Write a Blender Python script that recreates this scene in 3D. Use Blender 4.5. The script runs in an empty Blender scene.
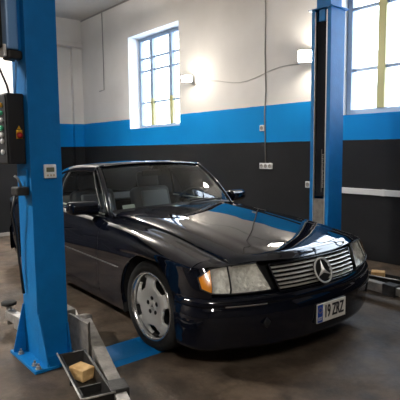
import bpy, bmesh, math, random
import numpy as np
from mathutils import Vector, Matrix
random.seed(7)
S = bpy.context.scene
COL = S.collection
PI = math.pi

# ------------------------------------------------------------------ materials
def mat(name, col, rough=.5, metal=0., coat=0., coat_r=.03, spec=.5, emit=None, es=0.):
    m = bpy.data.materials.new(name); m.use_nodes = True
    b = m.node_tree.nodes['Principled BSDF']
    b.inputs['Base Color'].default_value = (*col, 1)
    b.inputs['Roughness'].default_value = rough
    b.inputs['Metallic'].default_value = metal
    b.inputs['Coat Weight'].default_value = coat
    b.inputs['Coat Roughness'].default_value = coat_r
    b.inputs['Specular IOR Level'].default_value = spec
    if emit:
        b.inputs['Emission Color'].default_value = (*emit, 1)
        b.inputs['Emission Strength'].default_value = es
    return m

def noisy(m, c1, c2, scale=4., detail=6., bump=0., bscale=None, rough=None, lo=.35, hi=.65):
    nt = m.node_tree; N = nt.nodes; L = nt.links; b = N['Principled BSDF']
    tc = N.new('ShaderNodeTexCoord'); nz = N.new('ShaderNodeTexNoise')
    nz.inputs['Scale'].default_value = scale; nz.inputs['Detail'].default_value = detail
    L.new(tc.outputs['Object'], nz.inputs['Vector'])
    r = N.new('ShaderNodeValToRGB')
    r.color_ramp.elements[0].position = lo; r.color_ramp.elements[1].position = hi
    r.color_ramp.elements[0].color = (*c1, 1); r.color_ramp.elements[1].color = (*c2, 1)
    L.new(nz.outputs['Fac'], r.inputs['Fac']); L.new(r.outputs['Color'], b.inputs['Base Color'])
    if bump:
        n2 = N.new('ShaderNodeTexNoise'); n2.inputs['Scale'].default_value = bscale or scale * 6
        n2.inputs['Detail'].default_value = 5
        L.new(tc.outputs['Object'], n2.inputs['Vector'])
        bp = N.new('ShaderNodeBump'); bp.inputs['Strength'].default_value = bump
        bp.inputs['Distance'].default_value = .02
        L.new(n2.outputs['Fac'], bp.inputs['Height']); L.new(bp.outputs['Normal'], b.inputs['Normal'])
    if rough:
        mr = N.new('ShaderNodeMapRange'); mr.inputs['To Min'].default_value = rough[0]; mr.inputs['To Max'].default_value = rough[1]
        L.new(nz.outputs['Fac'], mr.inputs['Value']); L.new(mr.outputs['Result'], b.inputs['Roughness'])
    return m

def glass(name, tint, ior=1.5, rough=0., base=0.):
    m = bpy.data.materials.new(name); m.use_nodes = True
    nt = m.node_tree; N = nt.nodes; L = nt.links
    N.remove(N['Principled BSDF'])
    t = N.new('ShaderNodeBsdfTransparent'); t.inputs['Color'].default_value = (*tint, 1)
    g = N.new('ShaderNodeBsdfGlossy'); g.inputs['Roughness'].default_value = rough
    f = N.new('ShaderNodeFresnel'); geo = N.new('ShaderNodeNewGeometry'); mr = N.new('ShaderNodeMapRange')
    mr.inputs['To Min'].default_value = ior; mr.inputs['To Max'].default_value = 1 / ior     # thin pane: both sides reflect alike
    L.new(geo.outputs['Backfacing'], mr.inputs[0]); L.new(mr.outputs[0], f.inputs['IOR'])
    mx = N.new('ShaderNodeMixShader')
    if base:
        ad = N.new('ShaderNodeMath'); ad.operation = 'ADD'; ad.use_clamp = True; ad.inputs[1].default_value = base
        L.new(f.outputs[0], ad.inputs[0]); L.new(ad.outputs[0], mx.inputs[0])
    else:
        L.new(f.outputs[0], mx.inputs[0])
    L.new(t.outputs[0], mx.inputs[1]); L.new(g.outputs[0], mx.inputs[2])
    L.new(mx.outputs[0], N['Material Output'].inputs['Surface'])
    return m

M = {}
M['paint'] = mat('navy_black_paint', (.0025, .0035, .008), .5, 0, 1., .012, spec=0.)
M['black'] = mat('black_plastic', (.012, .012, .013), .5)
M['void'] = mat('dark_underbody', (.004, .004, .004), .9)
M['rubber'] = noisy(mat('tyre_rubber', (.02, .019, .018), .8), (.009, .0088, .0085), (.016, .015, .0135), 30)
M['alloy'] = mat('silver_alloy', (.86, .845, .79), .45, .05)
M['rimlip'] = mat('polished_rim', (.72, .71, .69), .2, .9)
M['chrome'] = mat('chrome', (.80, .79, .77), .14, 1)
M['satin'] = mat('dull_chrome', (.72, .69, .63), .34, .6)
M['moulding'] = mat('dark_moulding', (.16, .16, .16), .35, .6)
M['starchrome'] = mat('star_chrome', (.85, .84, .81), .25, .5)
M['darkscreen'] = mat('dark_screen_grey', (.022, .023, .026), .6)  # for the unseen screen added to darken the fender reflections
M['glass'] = glass('tinted_glass', (.62, .66, .63), 1.52, 0, .01)
M['sideglass'] = glass('side_glass', (.40, .43, .43), 1.5, 0, .0)
M['lens'] = glass('clear_lens', (.92, .92, .9), 1.35, .02)
M['pane'] = glass('window_pane', (.93, .96, 1.), 1.45, .0)
M['amber'] = mat('amber_lens', (.95, .33, .02), .2, 0, .8, spec=.6)
M['red'] = mat('red_lens', (.35, .01, .01), .2, 0, .8)
M['reflector'] = noisy(mat('lamp_reflector', (.85, .83, .78), .3, .35), (.72, .70, .64), (.97, .95, .90), 26, 3, .8, 38)
M['leather'] = mat('grey_leather', (.10, .10, .105), .45)
M['lightleather'] = mat('pale_grey_leather', (.34, .34, .35), .5)
M['dash'] = mat('dash_plastic', (.022, .022, .024), .55)
M['platewhite'] = mat('plate_white', (.80, .78, .72), .45)
M['plateblue'] = mat('plate_blue', (.01, .07, .38), .45)
M['ink'] = mat('ink_black', (.012, .012, .014), .5)
M['yellow'] = mat('signal_yellow', (.80, .42, .02), .45)
M['redknob'] = mat('red_knob', (.45, .015, .012), .4)
M['paper'] = mat('paper_white', (.62, .66, .58), .8)
M['liftblue'] = noisy(mat('lift_blue', (.0, .18, .49), .5, 0, 0, .15, .3), (.0, .148, .41), (.0, .168, .46), 9, 5, .12, 60)
M['paleblue'] = mat('pale_blue_plastic', (.16, .33, .60), .35, 0, .3)
M['steel'] = noisy(mat('worn_steel', (.22, .20, .18), .55, .1), (.14, .125, .11), (.24, .22, .195), 14, 6, .2, 60)
M['galv'] = noisy(mat('galvanised', (.45, .44, .42), .42, .6), (.36, .34, .32), (.55, .53, .5), 18)
M['darkmetal'] = noisy(mat('dark_metal', (.02, .02, .02), .5, .2), (.013, .013, .013), (.032, .03, .028), 12, 5, .15, 50)
M['slot'] = mat('slot_black', (.008, .009, .013), .8, spec=.15)
M['wood'] = noisy(mat('wood_block', (.55, .33, .12), .75), (.46, .26, .09), (.70, .47, .21), 14, 8, .3, 40)
M['trayblack'] = mat('tray_black', (.018, .017, .016), .45)
M['white'] = mat('white_plastic', (.75, .74, .72), .5)
M['lcd'] = mat('lcd_screen', (.16, .17, .12), .25)
M['greybtn'] = mat('tan_button', (.50, .38, .26), .5)
M['frame'] = mat('window_frame_blue', (.26, .34, .46), .5)
M['olive'] = mat('mullion_yellow', (.40, .37, .16), .5)
M['reveal'] = mat('reveal_white', (.80, .81, .82), .8)
M['conduit'] = mat('conduit_grey', (.30, .28, .26), .7)
M['cablewhite'] = mat('cable_white', (.50, .47, .43), .7)
M['facade'] = mat('outside_facade', (.75, .78, .82), .9)
M['facadewin'] = mat('outside_window', (.30, .38, .48), .3)
M['ledlamp'] = mat('led_panel', (1, 1, 1), .5, emit=(1, .94, .84), es=60)
M['tube'] = mat('added_fill_tube', (1, 1, 1), .5, emit=(1, .97, .92), es=9)  # glow of the added fill lamps
M['ceil'] = noisy(mat('ceiling_plaster', (.70, .66, .61), .9), (.64, .60, .56), (.72, .68, .63), 1.2)
M['labelgreen'] = mat('label_green', (.05, .42, .22), .5)

def wall_mat():
    m = mat('painted_wall', (.7, .68, .64), .8, spec=.2)
    nt = m.node_tree; N = nt.nodes; L = nt.links; b = N['Principled BSDF']
    geo = N.new('ShaderNodeNewGeometry'); sx = N.new('ShaderNodeSeparateXYZ')
    L.new(geo.outputs['Position'], sx.inputs[0])
    # a slightly wobbly painted edge
    nz = N.new('ShaderNodeTexNoise'); nz.inputs['Scale'].default_value = 6; L.new(geo.outputs['Position'], nz.inputs['Vector'])
    def edge(z0):
        a = N.new('ShaderNodeMath'); a.operation = 'MULTIPLY_ADD'; L.new(nz.outputs['Fac'], a.inputs[0]); a.inputs[1].default_value = .012; a.inputs[2].default_value = z0 - .006
        g = N.new('ShaderNodeMath'); g.operation = 'GREATER_THAN'; L.new(sx.outputs['Z'], g.inputs[0]); L.new(a.outputs[0], g.inputs[1])
        return g.outputs[0]
    n2 = N.new('ShaderNodeTexNoise'); n2.inputs['Scale'].default_value = 1.3; n2.inputs['Detail'].default_value = 6
    L.new(geo.outputs['Position'], n2.inputs['Vector'])
    def ramp(c1, c2):
        r = N.new('ShaderNodeValToRGB'); r.color_ramp.elements[0].color = (*c1, 1); r.color_ramp.elements[1].color = (*c2, 1)
        r.color_ramp.elements[0].position = .3; r.color_ramp.elements[1].position = .7
        L.new(n2.outputs['Fac'], r.inputs[0]); return r.outputs[0]
    white = ramp((.69, .655, .61), (.78, .745, .70)); blue = ramp((.0, .215, .56), (.0, .245, .62)); blk = ramp((.0125, .013, .0142), (.017, .0175, .019))
    m1 = N.new('ShaderNodeMix'); m1.data_type = 'RGBA'; L.new(edge(1.531), m1.inputs[0]); L.new(blk, m1.inputs[6]); L.new(blue, m1.inputs[7])
    m2 = N.new('ShaderNodeMix'); m2.data_type = 'RGBA'; L.new(edge(2.083), m2.inputs[0]); L.new(m1.outputs[2], m2.inputs[6]); L.new(white, m2.inputs[7])
    L.new(m2.outputs[2], b.inputs['Base Color'])
    # masonry courses showing faintly through the paint
    br = N.new('ShaderNodeTexBrick'); br.inputs['Scale'].default_value = 1.; br.inputs['Brick Width'].default_value = .5
    br.inputs['Row Height'].default_value = .25; br.inputs['Mortar Size'].default_value = .008
    cx = N.new('ShaderNodeCombineXYZ'); ax = N.new('ShaderNodeMath'); L.new(sx.outputs['X'], ax.inputs[0]); L.new(sx.outputs['Y'], ax.inputs[1])
    L.new(ax.outputs[0], cx.inputs[0]); L.new(sx.outputs['Z'], cx.inputs[1]); L.new(cx.outputs[0], br.inputs['Vector'])
    bp = N.new('ShaderNodeBump'); bp.inputs['Strength'].default_value = .12; bp.inputs['Distance'].default_value = .01; bp.invert = True
    L.new(br.outputs['Fac'], bp.inputs['Height'])
    n3 = N.new('ShaderNodeTexNoise'); n3.inputs['Scale'].default_value = 22; n3.inputs['Detail'].default_value = 6
    L.new(geo.outputs['Position'], n3.inputs['Vector'])
    b2 = N.new('ShaderNodeBump'); b2.inputs['Strength'].default_value = .15; b2.inputs['Distance'].default_value = .01
    L.new(n3.outputs['Fac'], b2.inputs['Height']); L.new(bp.outputs['Normal'], b2.inputs['Normal']); L.new(b2.outputs['Normal'], b.inputs['Normal'])
    return m
M['wall'] = wall_mat()

M['darkwall'] = noisy(mat('dark_unseen_wall', (.1, .09, .08), .85), (.05, .045, .04), (.12, .10, .085), 2, 8, .3, 20)  # unseen walls coloured dark to lower the car's reflections

def floor_mat():
    m = mat('stained_concrete', (.1, .08, .06), .6)
    nt = m.node_tree; N = nt.nodes; L = nt.links; b = N['Principled BSDF']
    tc = N.new('ShaderNodeTexCoord')
    def nz(s, d=8, r=.6):
        n = N.new('ShaderNodeTexNoise'); n.inputs['Scale'].default_value = s; n.inputs['Detail'].default_value = d; n.inputs['Roughness'].default_value = r
        L.new(tc.outputs['Object'], n.inputs['Vector']); return n.outputs['Fac']
    r = N.new('ShaderNodeValToRGB'); e = r.color_ramp.elements
    e[0].position = .30; e[0].color = (.028, .0205, .0145, 1); e[1].position = .72; e[1].color = (.20, .145, .098, 1)
    k = e.new(.5); k.color = (.085, .060, .040, 1)
    L.new(nz(1.5, 10, .68), r.inputs[0])
    r2 = N.new('ShaderNodeValToRGB'); r2.color_ramp.elements[0].position = .36; r2.color_ramp.elements[0].color = (.45, .42, .40, 1)
    r2.color_ramp.elements[1].position = .56; r2.color_ramp.elements[1].color = (1, 1, 1, 1); L.new(nz(4.5), r2.inputs[0])
    mx = N.new('ShaderNodeMix'); mx.data_type = 'RGBA'; mx.blend_type = 'MULTIPLY'; mx.inputs[0].default_value = .95
    L.new(r.outputs[0], mx.inputs[6]); L.new(r2.outputs[0], mx.inputs[7])
    L.new(mx.outputs[2], b.inputs['Base Color'])
    mr = N.new('ShaderNodeMapRange'); mr.inputs['From Min'].default_value = .3; mr.inputs['From Max'].default_value = .7
    mr.inputs['To Min'].default_value = .45; mr.inputs['To Max'].default_value = .85; L.new(nz(2.3), mr.inputs[0]); L.new(mr.outputs[0], b.inputs['Roughness'])
    bp = N.new('ShaderNodeBump'); bp.inputs['Strength'].default_value = .35; bp.inputs['Distance'].default_value = .01
    L.new(nz(24), bp.inputs['Height']); L.new(bp.outputs[0], b.inputs['Normal'])
    return m
M['floor'] = floor_mat()

# ------------------------------------------------------------------ helpers
def link(name, me, m, parent=None, loc=None, smooth=False):
    o = bpy.data.objects.new(name, me); COL.objects.link(o)
    if m is not None: me.materials.append(m)
    if parent is not None: o.parent = parent
    if loc is not None: o.location = loc
    if smooth:
        for p in me.polygons: p.use_smooth = True
    return o
def raw(name, verts, faces, m, parent=None, smooth=True, loc=None):
    me = bpy.data.meshes.new(name); me.from_pydata([tuple(map(float, v)) for v in verts], [], faces); me.update()
    return link(name, me, m, parent, loc, smooth)
def from_bm(name, bm, m, parent=None, smooth=False, loc=None):
    me = bpy.data.meshes.new(name); bm.to_mesh(me); bm.free()
    return link(name, me, m, parent, loc, smooth)
def add_box(bm, x0, x1, y0, y1, z0, z1, bev=0., seg=2, rot=None, at=None):
    g = bmesh.ops.create_cube(bm, size=1)
    vs = g['verts']
    for v in vs:
        v.co = Vector((x0 + (v.co.x + .5) * (x1 - x0), y0 + (v.co.y + .5) * (y1 - y0), z0 + (v.co.z + .5) * (z1 - z0)))
    if bev:
        es = list({e for v in vs for e in v.link_edges})
        r = bmesh.ops.bevel(bm, geom=es, offset=bev, segments=seg, affect='EDGES', profile=.5)
        vs = list({v for f in r['faces'] for v in f.verts} | {v for v in vs if v.is_valid})
    if rot is not None:
        bmesh.ops.transform(bm, matrix=rot, verts=vs)
    return vs
def box(name, x0, x1, y0, y1, z0, z1, m, parent=None, bev=.003, seg=2, smooth=False):
    bm = bmesh.new(); add_box(bm, min(x0, x1), max(x0, x1), min(y0, y1), max(y0, y1), z0, z1, bev, seg)
    return from_bm(name, bm, m, parent, smooth)
def add_tube(bm, pts, r, n=8, caps=True, sx=1., up=(0, 0, 1)):
    pts = [Vector(p) for p in pts]; rings = []
    for i, p in enumerate(pts):
        t = (pts[min(i + 1, len(pts) - 1)] - pts[max(i - 1, 0)]).normalized()
        a = t.cross(Vector(up))
        if a.length < 1e-3: a = t.cross(Vector((1, 0, 0)))
        a.normalize(); b = a.cross(t)
        rr = r[i] if isinstance(r, (list, tuple)) else r
        rings.append([bm.verts.new(p + (a * math.cos(q) * sx + b * math.sin(q)) * rr) for q in [2 * PI * k / n for k in range(n)]])
    for A, B in zip(rings, rings[1:]):
        for k in range(n): bm.faces.new((A[k], A[(k + 1) % n], B[(k + 1) % n], B[k]))
    if caps: bm.faces.new(rings[0][::-1]); bm.faces.new(rings[-1])
def tube(name, pts, r, m, parent=None, n=8, sx=1., up=(0, 0, 1)):
    bm = bmesh.new(); add_tube(bm, pts, r, n, True, sx, up); bmesh.ops.recalc_face_normals(bm, faces=bm.faces)
    return from_bm(name, bm, m, parent, True)
def add_lathe(bm, prof, axis='y', n=32, c=(0, 0, 0), closed=False):
    """prof: list of (r, h). axis y: h along y"""
    rings = []
    for r, h in prof:
        ring = []
        for k in range(n):
            a = 2 * PI * k / n
            p = {'y': (r * math.cos(a), h, r * math.sin(a)), 'z': (r * math.cos(a), r * math.sin(a), h), 'x': (h, r * math.cos(a), r * math.sin(a))}[axis]
            ring.append(bm.verts.new(Vector(p) + Vector(c)))
        rings.append(ring)
    L = list(zip(rings, rings[1:])) + ([(rings[-1], rings[0])] if closed else [])
    for A, B in L:
        for k in range(n): bm.faces.new((A[k], A[(k + 1) % n], B[(k + 1) % n], B[k]))
    if not closed:
        bm.faces.new(rings[0][::-1]); bm.faces.new(rings[-1])
def lathe(name, prof, m, parent=None, axis='y', n=32, c=(0, 0, 0), closed=False, smooth=True):
    bm = bmesh.new(); add_lathe(bm, prof, axis, n, c, closed); bmesh.ops.recalc_face_normals(bm, faces=bm.faces)
    return from_bm(name, bm, m, parent, smooth)
def prism(name, poly, axis, a, b, m, parent=None, bev=.0):
    """poly in the plane normal to axis; extruded from a to b"""
    f = {'x': lambda p, h: (h, p[0], p[1]), 'y': lambda p, h: (p[0], h, p[1]), 'z': lambda p, h: (p[0], p[1], h)}[axis]
    bm = bmesh.new()
    A = [bm.verts.new(f(p, a)) for p in poly]; B = [bm.verts.new(f(p, b)) for p in poly]
    n = len(poly); bm.faces.new(A); bm.faces.new(B[::-1])
    for k in range(n): bm.faces.new((A[k], A[(k + 1) % n], B[(k + 1) % n], B[k]))
    bmesh.ops.recalc_face_normals(bm, faces=bm.faces)
    if bev: bmesh.ops.bevel(bm, geom=bm.edges[:], offset=bev, segments=2, affect='EDGES', profile=.5)
    return from_bm(name, bm, m, parent)
def grid_faces(nu, nv, off=0, flip=False):
    F = []
    for i in range(nu - 1):
        for j in range(nv - 1):
            q = (off + i * nv + j, off + (i + 1) * nv + j, off + (i + 1) * nv + j + 1, off + i * nv + j + 1)
            F.append(q[::-1] if flip else q)
    return F
def gridmesh(name, fn, nu, nv, m, parent=None, flip=False, smooth=True, thick=0.):
    V = [fn(i / (nu - 1), j / (nv - 1)) for i in range(nu) for j in range(nv)]
    o = raw(name, V, grid_faces(nu, nv, 0, flip), m, parent, smooth)
    if thick:
        md = o.modifiers.new('thickness', 'SOLIDIFY'); md.thickness = thick; md.offset = -1
    return o
def empty(name, loc=(0, 0, 0), rz=0):
    o = bpy.data.objects.new(name, None); COL.objects.link(o); o.location = loc; o.rotation_euler = (0, 0, rz); o.empty_display_size = .1
    return o
def tag(o, label, cat, group=None, kind=None):
    o['label'] = label; o['category'] = cat
    if group: o['group'] = group
    if kind: o['kind'] = kind
    return o
def struct(o): o['kind'] = 'structure'; return o
def copy_tree(o, parent=None):
    c = o.copy(); COL.objects.link(c)
    if parent is not None: c.parent = parent
    for ch in list(o.children): copy_tree(ch, c)
    return c
def cr(xs, ys):
    """smooth (monotone cubic) interpolation"""
    xs = np.array(xs, float); ys = np.array(ys, float)
    if xs[0] > xs[-1]: xs = xs[::-1]; ys = ys[::-1]
    h = np.diff(xs); d = np.diff(ys) / h; m = np.zeros(len(xs))
    m[0] = d[0]; m[-1] = d[-1]
    for i in range(1, len(xs) - 1):
        m[i] = 0 if d[i - 1] * d[i] <= 0 else (h[i - 1] + h[i]) * 1. / ((h[i - 1]) / d[i] + h[i] / d[i - 1]) if False else 2 * d[i - 1] * d[i] / (d[i - 1] + d[i])
    def f(x):
        x = min(max(x, xs[0]), xs[-1]); i = min(int(np.searchsorted(xs, x, 'right')) - 1, len(xs) - 2); i = max(i, 0)
        t = (x - xs[i]) / h[i]
        return float((2 * t**3 - 3 * t**2 + 1) * ys[i] + (t**3 - 2 * t**2 + t) * h[i] * m[i] + (-2 * t**3 + 3 * t**2) * ys[i + 1] + (t**3 - t**2) * h[i] * m[i + 1])
    return f
def sstep(a, b, x):
    t = min(max((x - a) / (b - a), 0), 1); return t * t * (3 - 2 * t)
def lerp(a, b, t): return a + (b - a) * t
def linspace(a, b, n): return [a + (b - a) * i / (n - 1) for i in range(n)]
def text(name, s, size, m, parent, mw, sx=1., bold=0.):
    cu = bpy.data.curves.new(name, 'FONT'); cu.body = s; cu.size = size; cu.align_x = 'CENTER'; cu.align_y = 'CENTER'; cu.extrude = .0006; cu.offset = .0015 * size / .09
    t = bpy.data.objects.new(name, cu); COL.objects.link(t)
    dg = bpy.context.evaluated_depsgraph_get(); me = bpy.data.meshes.new_from_object(t.evaluated_get(dg))
    bpy.data.objects.remove(t); bpy.data.curves.remove(cu)
    if bold:      # heavier strokes: a second, slightly shifted outline
        bm = bmesh.new(); bm.from_mesh(me); g = bmesh.ops.duplicate(bm, geom=bm.verts[:] + bm.edges[:] + bm.faces[:])
        bmesh.ops.translate(bm, verts=[v for v in g['geom'] if isinstance(v, bmesh.types.BMVert)], vec=(bold, 0, .0001)); bm.to_mesh(me); bm.free()
    me.transform(mw @ Matrix.Diagonal((sx, 1, 1, 1)))
    return link(name, me, m, parent)

# ================================================================== THE ROOM
YB, XF, XJ, ZC = 2.85, -8.3, -5.65, 4.535      # back wall, far wall, jog wall, ceiling
XR, YS = 6.4, -6.4                            # right wall and side wall, behind the camera
TH = .40
W1 = (-6.197, -4.462, 1.880, 3.768); W2 = (-1.02, 1.05, 1.856, 3.768)
def wall_with_holes(name, holes, x0, x1, z0, z1, y0, y1, wm=None):
    xs = sorted({x0, x1, *[h[0] for h in holes], *[h[1] for h in holes]}); zs = sorted({z0, z1, *[h[2] for h in holes], *[h[3] for h in holes]})
    inside = lambda x, z: any(h[0] < x < h[1] and h[2] < z < h[3] for h in holes)
    bm = bmesh.new(); ids = {}
    def v(x, y, z):
        k = (round(x, 4), round(y, 4), round(z, 4))
        if k not in ids: ids[k] = bm.verts.new(k)
        return ids[k]
    nx, nz = len(xs) - 1, len(zs) - 1
    solid = lambda i, j: 0 <= i < nx and 0 <= j < nz and not inside((xs[i] + xs[i + 1]) / 2, (zs[j] + zs[j + 1]) / 2)
    for i in range(nx):
        for j in range(nz):
            if not solid(i, j): continue
            a, b, c, d = xs[i], xs[i + 1], zs[j], zs[j + 1]
            bm.faces.new((v(a, y0, c), v(b, y0, c), v(b, y0, d), v(a, y0, d))); bm.faces.new((v(a, y1, d), v(b, y1, d), v(b, y1, c), v(a, y1, c)))
            if not solid(i - 1, j): bm.faces.new((v(a, y0, c), v(a, y0, d), v(a, y1, d), v(a, y1, c)))
            if not solid(i + 1, j): bm.faces.new((v(b, y0, c), v(b, y1, c), v(b, y1, d), v(b, y0, d)))
            if not solid(i, j - 1): bm.faces.new((v(a, y0, c), v(a, y1, c), v(b, y1, c), v(b, y0, c)))
            if not solid(i, j + 1): bm.faces.new((v(a, y0, d), v(b, y0, d), v(b, y1, d), v(a, y1, d)))
    bmesh.ops.recalc_face_normals(bm, faces=bm.faces)
    o = from_bm(name, bm, wm or M['wall']); o.data.materials.append(M['reveal'])
    for p in o.data.polygons:
        c = p.center
        if y0 + .01 < c.y < y1 - .01 and x0 + .05 < c.x < x1 - .05 and z0 + .05 < c.z < z1 - .05: p.material_index = 1
    return o
struct(wall_with_holes('wall_back', [W1, W2], XF - .3, XR + .3, -.05, ZC + .1, YB, YB + TH))
struct(box('floor', XF - .3, XR + .3, YS - .3, YB + .01, -.2, 0, M['floor'], bev=0))
struct(box('ceiling', XF - .3, XR + .3, YS - .3, YB + .01, ZC, ZC + .2, M['ceil'], bev=0))
# far wall with its lintel, pilaster and shallow recess
bm = bmesh.new()
add_box(bm, XF - .3, XF - .12, .5, YB + .01, 0, ZC)
add_box(bm, XF - .13, XF, .5, YB + .005, 3.95, ZC)           # lintel zone
add_box(bm, XF - .13, XF + .0, 2.60, YB + .005, 0, 3.96)         # pilaster in the corner
struct(from_bm('wall_far', bm, M['wall']))
bm = bmesh.new(); add_box(bm, XF - .12, XF + .09, .5, YB - .01, 3.89, 4.0, .01)
o = struct(from_bm('trim_1', bm, M['ceil']))
struct(box('wall_left', XF - .3, XJ, YS - .3, .75, 0, ZC, M['wall'], bev=0))
struct(box('baseboard_left', XJ, XJ + .02, -.92, .75, 0, .06, M['conduit'], bev=.004))
struct(box('wall_right', XR, XR + .3, YS - .3, YB + .01, 0, ZC, M['darkwall'], bev=0))
# side wall behind the camera 
struct(wall_with_holes('wall_side', [], XF - .3, XR + .3, -.05, ZC + .1, YS - .3, YS, M['darkwall']))
# dark joint under the ceiling
struct(box('trim_2', XF + .01, XR - .01, YB - .012, YB - .001, ZC - .035, ZC - .004, M['conduit'], bev=0))

# unseen dark screen added on the left wall to darken reflections in the car
dr = struct(empty('added_dark_screen', (XJ, -3.6, 0)))
bm = bmesh.new()
for k in range(34): add_box(bm, .012, .045, -2.6, 2.6, .03 + k * .122, .03 + k * .122 + .118, .012, 2)
from_bm('screen_slats', bm, M['darkscreen'], dr)
for yy in (-2.66, 2.60): box('screen_edge', .001, .07, yy, yy + .06, .001, 4.2, M['darkmetal'], dr, .004)
box('screen_top', .001, .30, -2.7, 2.7, 4.185, 4.5, M['darkmetal'], dr, .01)
# windows ------------------------------------------------------------
def window(name, W, mulls, bars, yf, m_m, mid, split=False):
    x0, x1, z0, z1 = W
    e = struct(empty(name, ((x0 + x1) / 2, yf, z0)))
    ox, oz = (x0 + x1) / 2, z0
    def lb(n, a, b, c, d, y0, y1, m, par=None):
        o = box(n, a - ox, b - ox, y0, y1, c - oz, d - oz, m, par or e, .004); return o
    bm = bmesh.new(); t = .075
    for (a, b, c, d) in ((x0 + .002, x0 + t, z0 + .002, z1 - .002), (x1 - t, x1 - .002, z0 + .002, z1 - .002), (x0 + t, x1 - t, z0 + .002, z0 + t), (x0 + t, x1 - t, z1 - t, z1 - .002)):
        add_box(bm, a - ox, b - ox, 0, .07, c - oz, d - oz, .004)
    from_bm('frame', bm, M['frame'], e)
    for k, x in enumerate(mulls):
        zy = z0 + (.62 if split else 9)
        if split: lb('mullion', x - mid, x + mid, zy, z1 - t, -.012, .062, M['frame'])
        lb('mullion_base' if split else 'mullion', x - mid, x + mid, z0 + t, min(zy - .001, z1 - t), -.012, .062, m_m)
    xs = [x0 + t] + list(mulls) + [x1 - t]
    for z in bars:
        for a, b in zip(xs, xs[1:]):
            lb('glazing_bar', a + (mid if a in mulls else 0), b - (mid if b in mulls else 0), z - .02, z + .02, .005, .05, M['frame'])
    lb('glass_pane', x0 + t, x1 - t, z0 + t, z1 - t, .062, .068, M['pane'])
window('window_1', W1, [-5.719, -5.06], [3.335, 3.079, 2.424], YB + .26, M['olive'], .050, True)
window('window_2', W2, [-.52, .35], [3.21, 2.436], YB + .14, M['olive'], .052)
# the building across the yard, seen blown out through the panes
e = tag(empty('building', (-5, 14, 0)), 'pale building across the yard seen bright through the windows', 'building')
box('wall', -9, 10, 0, 5, -.5, 5.0, M['facade'], e, bev=0)
for i in range(6):
    xx = -8.2 + i * 3.0
    f = box('window', xx, xx + 1.5, -.06, -.005, 1.9, 3.7, M['facadewin'], e)
    box('window_frame', xx + .7, xx + .8, -.10, -.055, 1.92, 3.68, M['white'], f)
box('ledge', -9, 10, -.25, -.001, 4.2, 4.4, M['facade'], e)
struct(box('ground_outside', -40, 40, YB + TH + .02, 50, -.6, -.5, M['facade'], bev=0)); bpy.data.objects['ground_outside'].name = 'ground'
struct(box('yard', -40, 40, -40, YS - .31, -.3, -.02, M['facade'], bev=0))

# wall lamps -----------------------------------------------------------
def flood(x, z, s, label, aim=.85, power=40, sw=1.5):
    e = tag(empty('wall_lamp', (x, YB, z)), label, 'lamp', 'glowing wall lamps')
    box('bracket', -.03, .03, -.12, -.001, -.02, .02, M['conduit'], e, .004)
    head = box('swivel', -.02, .02, -.125, -.085, -.03, .03, M['conduit'], e, .004)
    h = box('housing', -s * sw / 2, s * sw / 2, -.065, .0, -s / 2, s / 2, M['galv'], e, .012)
    h.location = (0.03, -.135, 0); h.rotation_euler = (0, 0, aim)
    box('led_panel', -s * sw / 2 + .012, s * sw / 2 - .012, -.072, -.0645, -s / 2 + .012, s / 2 - .012, M['ledlamp'], h, .002)
    l = bpy.data.lights.new('lamp_light', 'POINT'); l.energy = power; l.color = (1, .93, .82); l.shadow_soft_size = .05
    o = bpy.data.objects.new('lamp_light', l); COL.objects.link(o); o.parent = e; o.location = (.03 + .2 * math.sin(aim), -.135 - .2 * math.cos(aim), .0)
    return e
flood(-4.10, 2.663, .13, 'glowing floodlight on the white wall just right of the small window', power=8)
flood(-1.50, 2.66, .17, 'bright floodlight on the wall beside the right lift column', power=22)

# conduits, sockets ----------------------------------------------------
def wallwire(pts, r, m, label, cat='wire', name='wall_cable'):
    o = tube(name, [(x, YB - r - .001, z) for x, z in pts], r, m, None, 6, up=(0, 1, 0)); return tag(o, label, cat)
wallwire([(-2.335, ZC - .05), (-2.325, 3.4), (-2.335, 2.85), (-2.315, 2.3), (-2.34, 2.0), (-2.315, 1.215)], .009, M['conduit'], 'thin grey cable running down the back wall to the triple socket', name='wall_cable')
pts = []
for i in range(15):
    t = i / 14; pts.append((lerp(-4.05, -1.70, t), 2.56 + .05 * math.sin(t * 9) - .04 * math.sin(PI * t) + .03 * t))
wallwire(pts, .006, M['cablewhite'], 'pale wavy cable strung along the white wall between the two lamps')
wallwire([(-7.25, ZC - .04), (-7.24, 3.5), (-7.245, 2.80), (-7.46, 2.79)], .010, M['conduit'], 'thin conduit down the white wall left of the small window')
def socket(x, z, n, label):
    w = .085 * n
    e = tag(empty('wall_socket', (x, YB, z)), label, 'socket', 'sockets on the back wall')
    box('socket_plate', -w / 2, w / 2, -.028, -.001, -.045, .045, M['white'], e, .006)
    for k in range(n):
        cx = -w / 2 + .0425 + k * .085
        lathe('socket_face', [(.030, -.0285), (.030, -.033), (.024, -.033), (.022, -.029)], M['conduit'], e, 'y', 16, (cx, 0, 0))
socket(-2.385, 1.747, 1, 'single socket on the blue band of the wall')
socket(-2.30, 1.169, 3, 'triple white socket on the black part of the wall')
socket(-1.505, .923, 1, 'white socket low on the black wall beside right lift column')
# white cable trunking
e = tag(empty('cable_trunking', (-1.15, YB, .876)), 'white cable trunking along the black wall right of the far column', 'trunking')
box('channel', 0, 3.6, -.045, -.001, -.037, .037, M['white'], e, .005)
for xx in (.77, 2.2): box('joint_cover', xx, xx + .05, -.049, -.0005, -.040, .040, M['white'], e, .003)
box('end_cap', -.02, .001, -.048, -.001, -.039, .039, M['white'], e, .003)

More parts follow.
